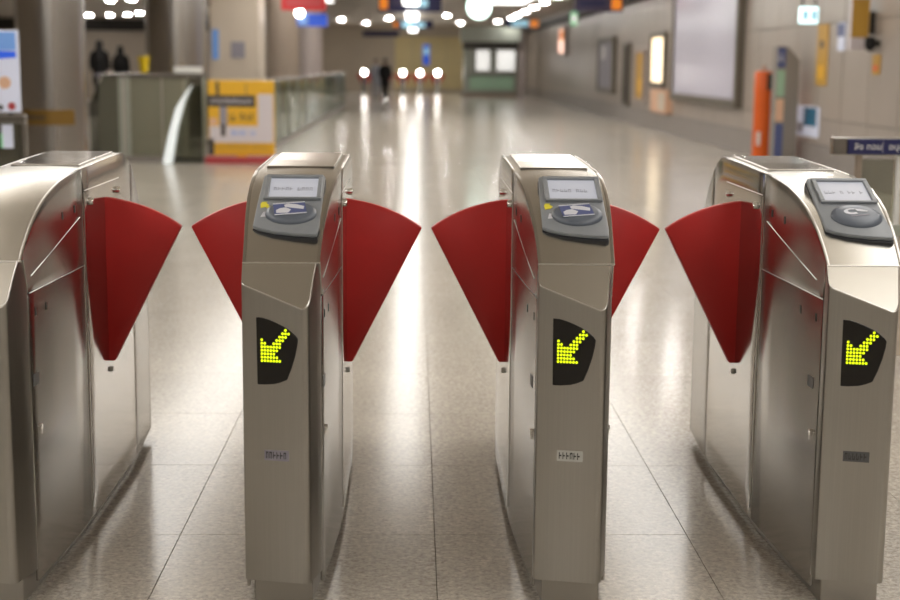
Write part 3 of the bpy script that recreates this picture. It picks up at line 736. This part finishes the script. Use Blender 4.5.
wallbox('wall_notice', 'small blue and white notice high on the panelled wall', 'notice', 20.55, 20.9, 1.80, 2.20, 'poster_pale', .02, None, 0, [(.02, .38, .2, .38, 'print_blue')])
t = thing('projecting_sign', 'orange and cream sign box projecting from the panelled wall', 'sign', (WX, 19.3, 1.80))
bx('bracket', (-.08, -.001, -.03, .03, .2, .5), 'rod', t); bd = bx('board', (-.33, -.081, -.05, .05, 0, .68), 'poster_white', t, bev=.008)
bx('orange_field', (-.32, -.09, -.054, -.0495, .16, .66), 'poster_gold', bd)
t = thing('camera_dome', 'black security camera on the wall beside the projecting sign', 'security camera', (WX, 19.05, 1.78))
bx('bracket', (-.06, -.001, -.03, .03, .06, .14), 'rod', t); bm = bmesh.new(); lathe(bm, [(.02, 0), (.06, .03), (.075, .09), (.07, .17), (.04, .19)], 20, (-.12, 0, 0)); obj('housing', bm, 'cloth_black', t, smooth=50)
wallbox('wall_notice', 'small orange notice below the black security camera', 'notice', 18.95, 19.25, 1.48, 1.74, 'poster_gold', .02, None, 0, [(.05, .25, .05, .12, 'ext_orange')])

# fire extinguisher post and totem
t = thing('extinguisher_post', 'orange fire extinguisher post standing by the panelled wall', 'fire post', (5.69, 23.8, 0))
bm = bmesh.new(); lathe(bm, [(.16, 0), (.16, .05), (.14, .06)], 28); obj('foot', bm, 'ext_dark', t)
bm = bmesh.new(); lathe(bm, [(.146, .061), (.146, 1.10), (.146, 1.46), (.125, 1.50)], 32); bd = obj('cylinder', bm, 'ext_orange', t, smooth=40)
bm = bmesh.new(); lathe(bm, [(.03, 1.50), (.03, 1.54), (.05, 1.56), (.02, 1.6)], 16); obj('valve', bm, 'chrome', t)
bx('dark_hood', (.02, .165, -.17, .02, 1.20, 1.46), 'ext_dark', t, bev=.01)
bx('white_label', (-.11, -.05, -.138, -.10, .30, .52), 'sign_white', t)
t = thing('sign_totem', 'grey totem with blue, green, orange squares on its front edge', 'sign', (5.56, 22.6, 0))
bm = bmesh.new(); prism(bm, [(0, 0), (.36, 0), (.36, 1.68), (.17, 1.88), (0, 1.88)], -.14, .14, lambda a, c, h: (a, h, c)); bd = obj('body', bm, 'totem_grey', t, bev=.01)
for (z0, z1, m) in ((1.56, 1.86, 'print_blue'), (1.12, 1.52, 'green_panel'), (.74, 1.08, 'poster_peach'), (.14, .70, 'print_blue')):
    bx('square', (.01, .135, -.148, -.1405, z0, z1), m, t)
glyphs('totem_print', bd, 'print_white', .03, .11, 1.64, 1.78, 2, lambda a, c, h: (a, -.1485 - h, c), 1, .002)

# ================================================================ booth
t = thing('ticket_booth', 'green and grey ticket booth with white lit windows at the hall end', 'booth', (2.3, 70, 0))
bx('base', (0, 2.62, 0, 2, 0, .22), 'far_brown', t, bev=.02)
bx('body', (.05, 2.57, .05, 1.95, .22, 2.3), 'booth_grey', t, bev=.02)
bx('canopy', (-.1, 2.72, -.25, 2.1, 2.62, 3.35), 'booth_grey', t, bev=.03); bx('fascia', (0, 2.62, -.05, 2.0, 2.30, 2.62), 'poster_dark', t)
for x0, x1, m in ((.32, 1.42, 'green_panel'), (1.46, 2.4, 'green_panel')): bx('green_panel', (x0, x1, -.02, .049, .38, 1.02), m, t, bev=.01)
for x0, x1 in ((.55, 1.3), (1.55, 2.5)):
    f = bx('window', (x0, x1, -.03, .049, 1.22, 2.28), 'frame_olive', t); bx('pane', (x0 + .05, x1 - .05, -.036, -.0305, 1.27, 2.23), 'glow_window', f)
bx('counter_ledge', (.2, 2.5, -.2, .049, 1.06, 1.14), 'skirting', t)
bx('pillar', (2.63, 2.95, .0, .4, 0, 3.2), 'booth_pillar', t, bev=.01)

# ================================================================ far gates
def far_gate(x, lab):
    t = thing('ticket_gate', lab, 'ticket gate', (x, 78.6, 0), group='far ticket gates')
    bm = bmesh.new(); prism(bm, [(0, 0), (1.8, 0), (1.8, .9), (1.5, 1.2), (.3, 1.2), (0, .95)], -.13, .13, lambda a, c, h: (h, a, c)); obj('body', bm, 'steel_side', t, bev=.02)
    for s_ in (-1, 1):
        bm = bmesh.new(); prism(bm, [(.13, .45), (.16, .45), (.43, .95), (.13, 1.08)], .8, .85, lambda a, c, h: (s_ * a, h, c)); obj('flap', bm, 'flap_red', t)
    bm = bmesh.new(); disc_axis(bm, (0, .045, 1.085), (0, -1, .3), .12, .04, 24, .01); obj('lamp', bm, 'lamp_small', t)
for i, x in enumerate((-2.72, -1.57, -.65, .27, 1.2)):
    far_gate(x, 'far steel ticket gate with red flaps and round glowing lamp')

# blue sign on the far wall
wb = thing('wall_sign', 'blue vertical sign on the yellow far wall', 'sign', (.64, FY - .08, 1.5))
bd = bx('board', (-.19, .19, -.05, -.001, 0, 1.15), 'sign_blue', wb, bev=.01); bx('sign_field', (-.13, .13, -.054, -.0495, .6, .95), 'sign_cyan', bd)

# ================================================================ people
def loft(bm, rings, n=16):
    R = []
    for (cx, cy, z, rx, ry) in rings:
        R.append([bm.verts.new((cx + rx * math.cos(2 * PI * k / n), cy + ry * math.sin(2 * PI * k / n), z)) for k in range(n)])
    for a, c in zip(R, R[1:]):
        for k in range(n):
            j = (k + 1) % n; bm.faces.new((a[k], a[j], c[j], c[k]))
    bm.faces.new(R[0][::-1]); bm.faces.new(R[-1])
def person(label, loc, rotz, h, top, legs, coat_len, hair_long):
    t = thing('person', label, 'person', loc, rotz)
    k = h / 1.7
    J = {'pel': (0, 0, .92, .13), 'abd': (0, 0, 1.12, .12), 'che': (0, 0, 1.30, .13), 'nek': (0, 0, 1.44, .05), 'chn': (0, -.01, 1.50, .065), 'hed': (0, -.01, 1.60, .085), 'top': (0, 0, 1.655, .06)}
    E = [('pel', 'abd'), ('abd', 'che'), ('che', 'nek'), ('nek', 'chn'), ('chn', 'hed'), ('hed', 'top')]
    for s_, n_ in ((-1, 'l'), (1, 'r')):
        st = .10 * s_
        J.update({'hip' + n_: (.09 * s_, 0, .86, .09), 'kne' + n_: (.095 * s_, -st * .6, .48, .06), 'ank' + n_: (.095 * s_, -st * .4 + .02, .08, .042), 'toe' + n_: (.10 * s_, -st * .4 - .14, .035, .035),
                  'sho' + n_: (.17 * s_, 0, 1.37, .06), 'elb' + n_: (.23 * s_, .02, 1.10, .045), 'wri' + n_: (.23 * s_, -.06, .88, .03), 'pal' + n_: (.228 * s_, -.08, .81, .034)})
        E += [('pel', 'hip' + n_), ('hip' + n_, 'kne' + n_), ('kne' + n_, 'ank' + n_), ('ank' + n_, 'toe' + n_), ('che', 'sho' + n_), ('sho' + n_, 'elb' + n_), ('elb' + n_, 'wri' + n_), ('wri' + n_, 'pal' + n_)]
        for f in range(5):
            fx = .228 * s_; fy = -.115 + .018 * f
            if f == 4: J['f%d%s' % (f, n_)] = (fx - .01 * s_, -.125, .80, .009); J['g%d%s' % (f, n_)] = (fx - .015 * s_, -.135, .765, .008)
            else: J['f%d%s' % (f, n_)] = (fx, fy, .765, .010); J['g%d%s' % (f, n_)] = (fx - .012 * s_, fy - .012, .725 + .006 * abs(f - 1), .008)
            E += [('pal' + n_, 'f%d%s' % (f, n_)), ('f%d%s' % (f, n_), 'g%d%s' % (f, n_))]
    names = list(J); idx = {n: i for i, n in enumerate(names)}
    me = bpy.data.meshes.new('body'); me.from_pydata([Vector(J[n][:3]) * k for n in names], [(idx[a], idx[c]) for a, c in E], [])
    o = bpy.data.objects.new('body', me); COL.objects.link(o)
    md = o.modifiers.new('skin', 'SKIN'); md.use_smooth_shade = True
    for n in names:
        sv = me.skin_vertices[0].data[idx[n]]; sv.radius = (J[n][3] * k, J[n][3] * k); sv.use_root = (n == 'pel')
    sb = o.modifiers.new('sub', 'SUBSURF'); sb.levels = 1; sb.render_levels = 1
    m2 = bpy.data.meshes.new_from_object(o.evaluated_get(bpy.context.evaluated_depsgraph_get()))
    bpy.data.objects.remove(o); m2.materials.clear(); m2.materials.append(MATS['skin'])
    b_ = bpy.data.objects.new('body', m2); COL.objects.link(b_); b_.parent = t
    S_ = lambda r: [tuple(v * k for v in q) for q in r]
    bm = bmesh.new(); loft(bm, S_([(0, 0, coat_len, .22, .17), (0, 0, .90, .195, .15), (0, 0, 1.12, .175, .145), (0, 0, 1.30, .20, .15), (0, 0, 1.40, .18, .12), (0, 0, 1.455, .075, .07)])); obj('coat', bm, top, t, smooth=60)
    for s_ in (-1, 1):
        bm = bmesh.new(); R = []
        pts = [((.15 * s_, 0, 1.405), .065), ((.20 * s_, .005, 1.28), .075), ((.235 * s_, .02, 1.10), .065), ((.237 * s_, -.03, .96), .058), ((.232 * s_, -.058, .885), .05)]
        loft(bm, S_([(p_[0], p_[1], p_[2], r_, r_) for p_, r_ in pts][::-1])); obj('sleeve', bm, top, t, smooth=60)
        st = .10 * s_
        bm = bmesh.new(); loft(bm, S_([(.096 * s_, -st * .4 + .02, .09, .06, .065), (.095 * s_, -st * .6, .48, .078, .08), (.09 * s_, 0, .86, .105, .115), (.085 * s_, 0, .93, .10, .12)])); obj('trouser_leg', bm, legs, t, smooth=60)
        bm = bmesh.new(); loft(bm, S_([(.10 * s_, -st * .4 - .05, 0, .05, .13), (.10 * s_, -st * .4 - .05, .05, .05, .13), (.098 * s_, -st * .4, .11, .045, .06)])); obj('shoe', bm, 'cloth_black', t, smooth=50)
        bm = bmesh.new(); disc_axis(bm, (.032 * s_ * k, -.089 * k, 1.605 * k), (0, -1, 0), .011 * k, .006, 10); obj('eye', bm, 'hair_black', t)
        bm = bmesh.new(); loft(bm, S_([(.092 * s_, .0, 1.565, .008, .012), (.097 * s_, .0, 1.595, .012, .02), (.095 * s_, .0, 1.625, .008, .012)]), 10); obj('ear', bm, 'skin', t, smooth=60)
    bm = bmesh.new(); loft(bm, S_([(0, -.095, 1.555, .017, .012), (0, -.108, 1.57, .018, .018), (0, -.092, 1.615, .008, .008)]), 8); obj('nose', bm, 'skin', t, smooth=60)
    bm = bmesh.new(); loft(bm, S_([(0, -.078, 1.528, .024, .012), (0, -.084, 1.535, .028, .012), (0, -.078, 1.542, .024, .012)]), 8); obj('mouth', bm, 'poster_red', t, smooth=60)
    if hair_long: r = [(0, .05, 1.16, .16, .11), (0, .05, 1.30, .15, .12), (0, .045, 1.42, .115, .10), (0, .03, 1.55, .105, .095), (0, .018, 1.63, .098, .098), (0, .01, 1.685, .07, .075), (0, .005, 1.705, .025, .03)]
    else: r = [(0, .045, 1.53, .07, .06), (0, .03, 1.58, .095, .085), (0, .015, 1.64, .098, .095), (0, .008, 1.685, .07, .075), (0, .005, 1.705, .025, .03)]
    bm = bmesh.new(); loft(bm, S_(r)); obj('hair', bm, 'hair_black', t, smooth=60)
    return t
person('person in long black coat walking away down the hall', (-1.34, 66, 0), PI - .2, 1.80, 'cloth_black', 'cloth_black', .55, False)
person('person in pale grey clothes beside the black coated walker', (-1.78, 67, 0), .3, 1.76, 'cloth_pale', 'cloth_pale', .80, False)
pf = bx('platform', (-9.9, -8.1, 42.2, 44.6, 0, .40), 'skirting', bev=.01); tag(pf, 'low grey platform under the two black clad people', 'platform')
person('taller person in black with long dark hair behind the glass', (-9.13, 42.8, .40), PI, 1.76, 'cloth_black', 'cloth_black', .5, True)
person('shorter person in black with long dark hair behind the glass', (-8.72, 43.8, .40), PI - .2, 1.62, 'cloth_black', 'cloth_black', .5, True)
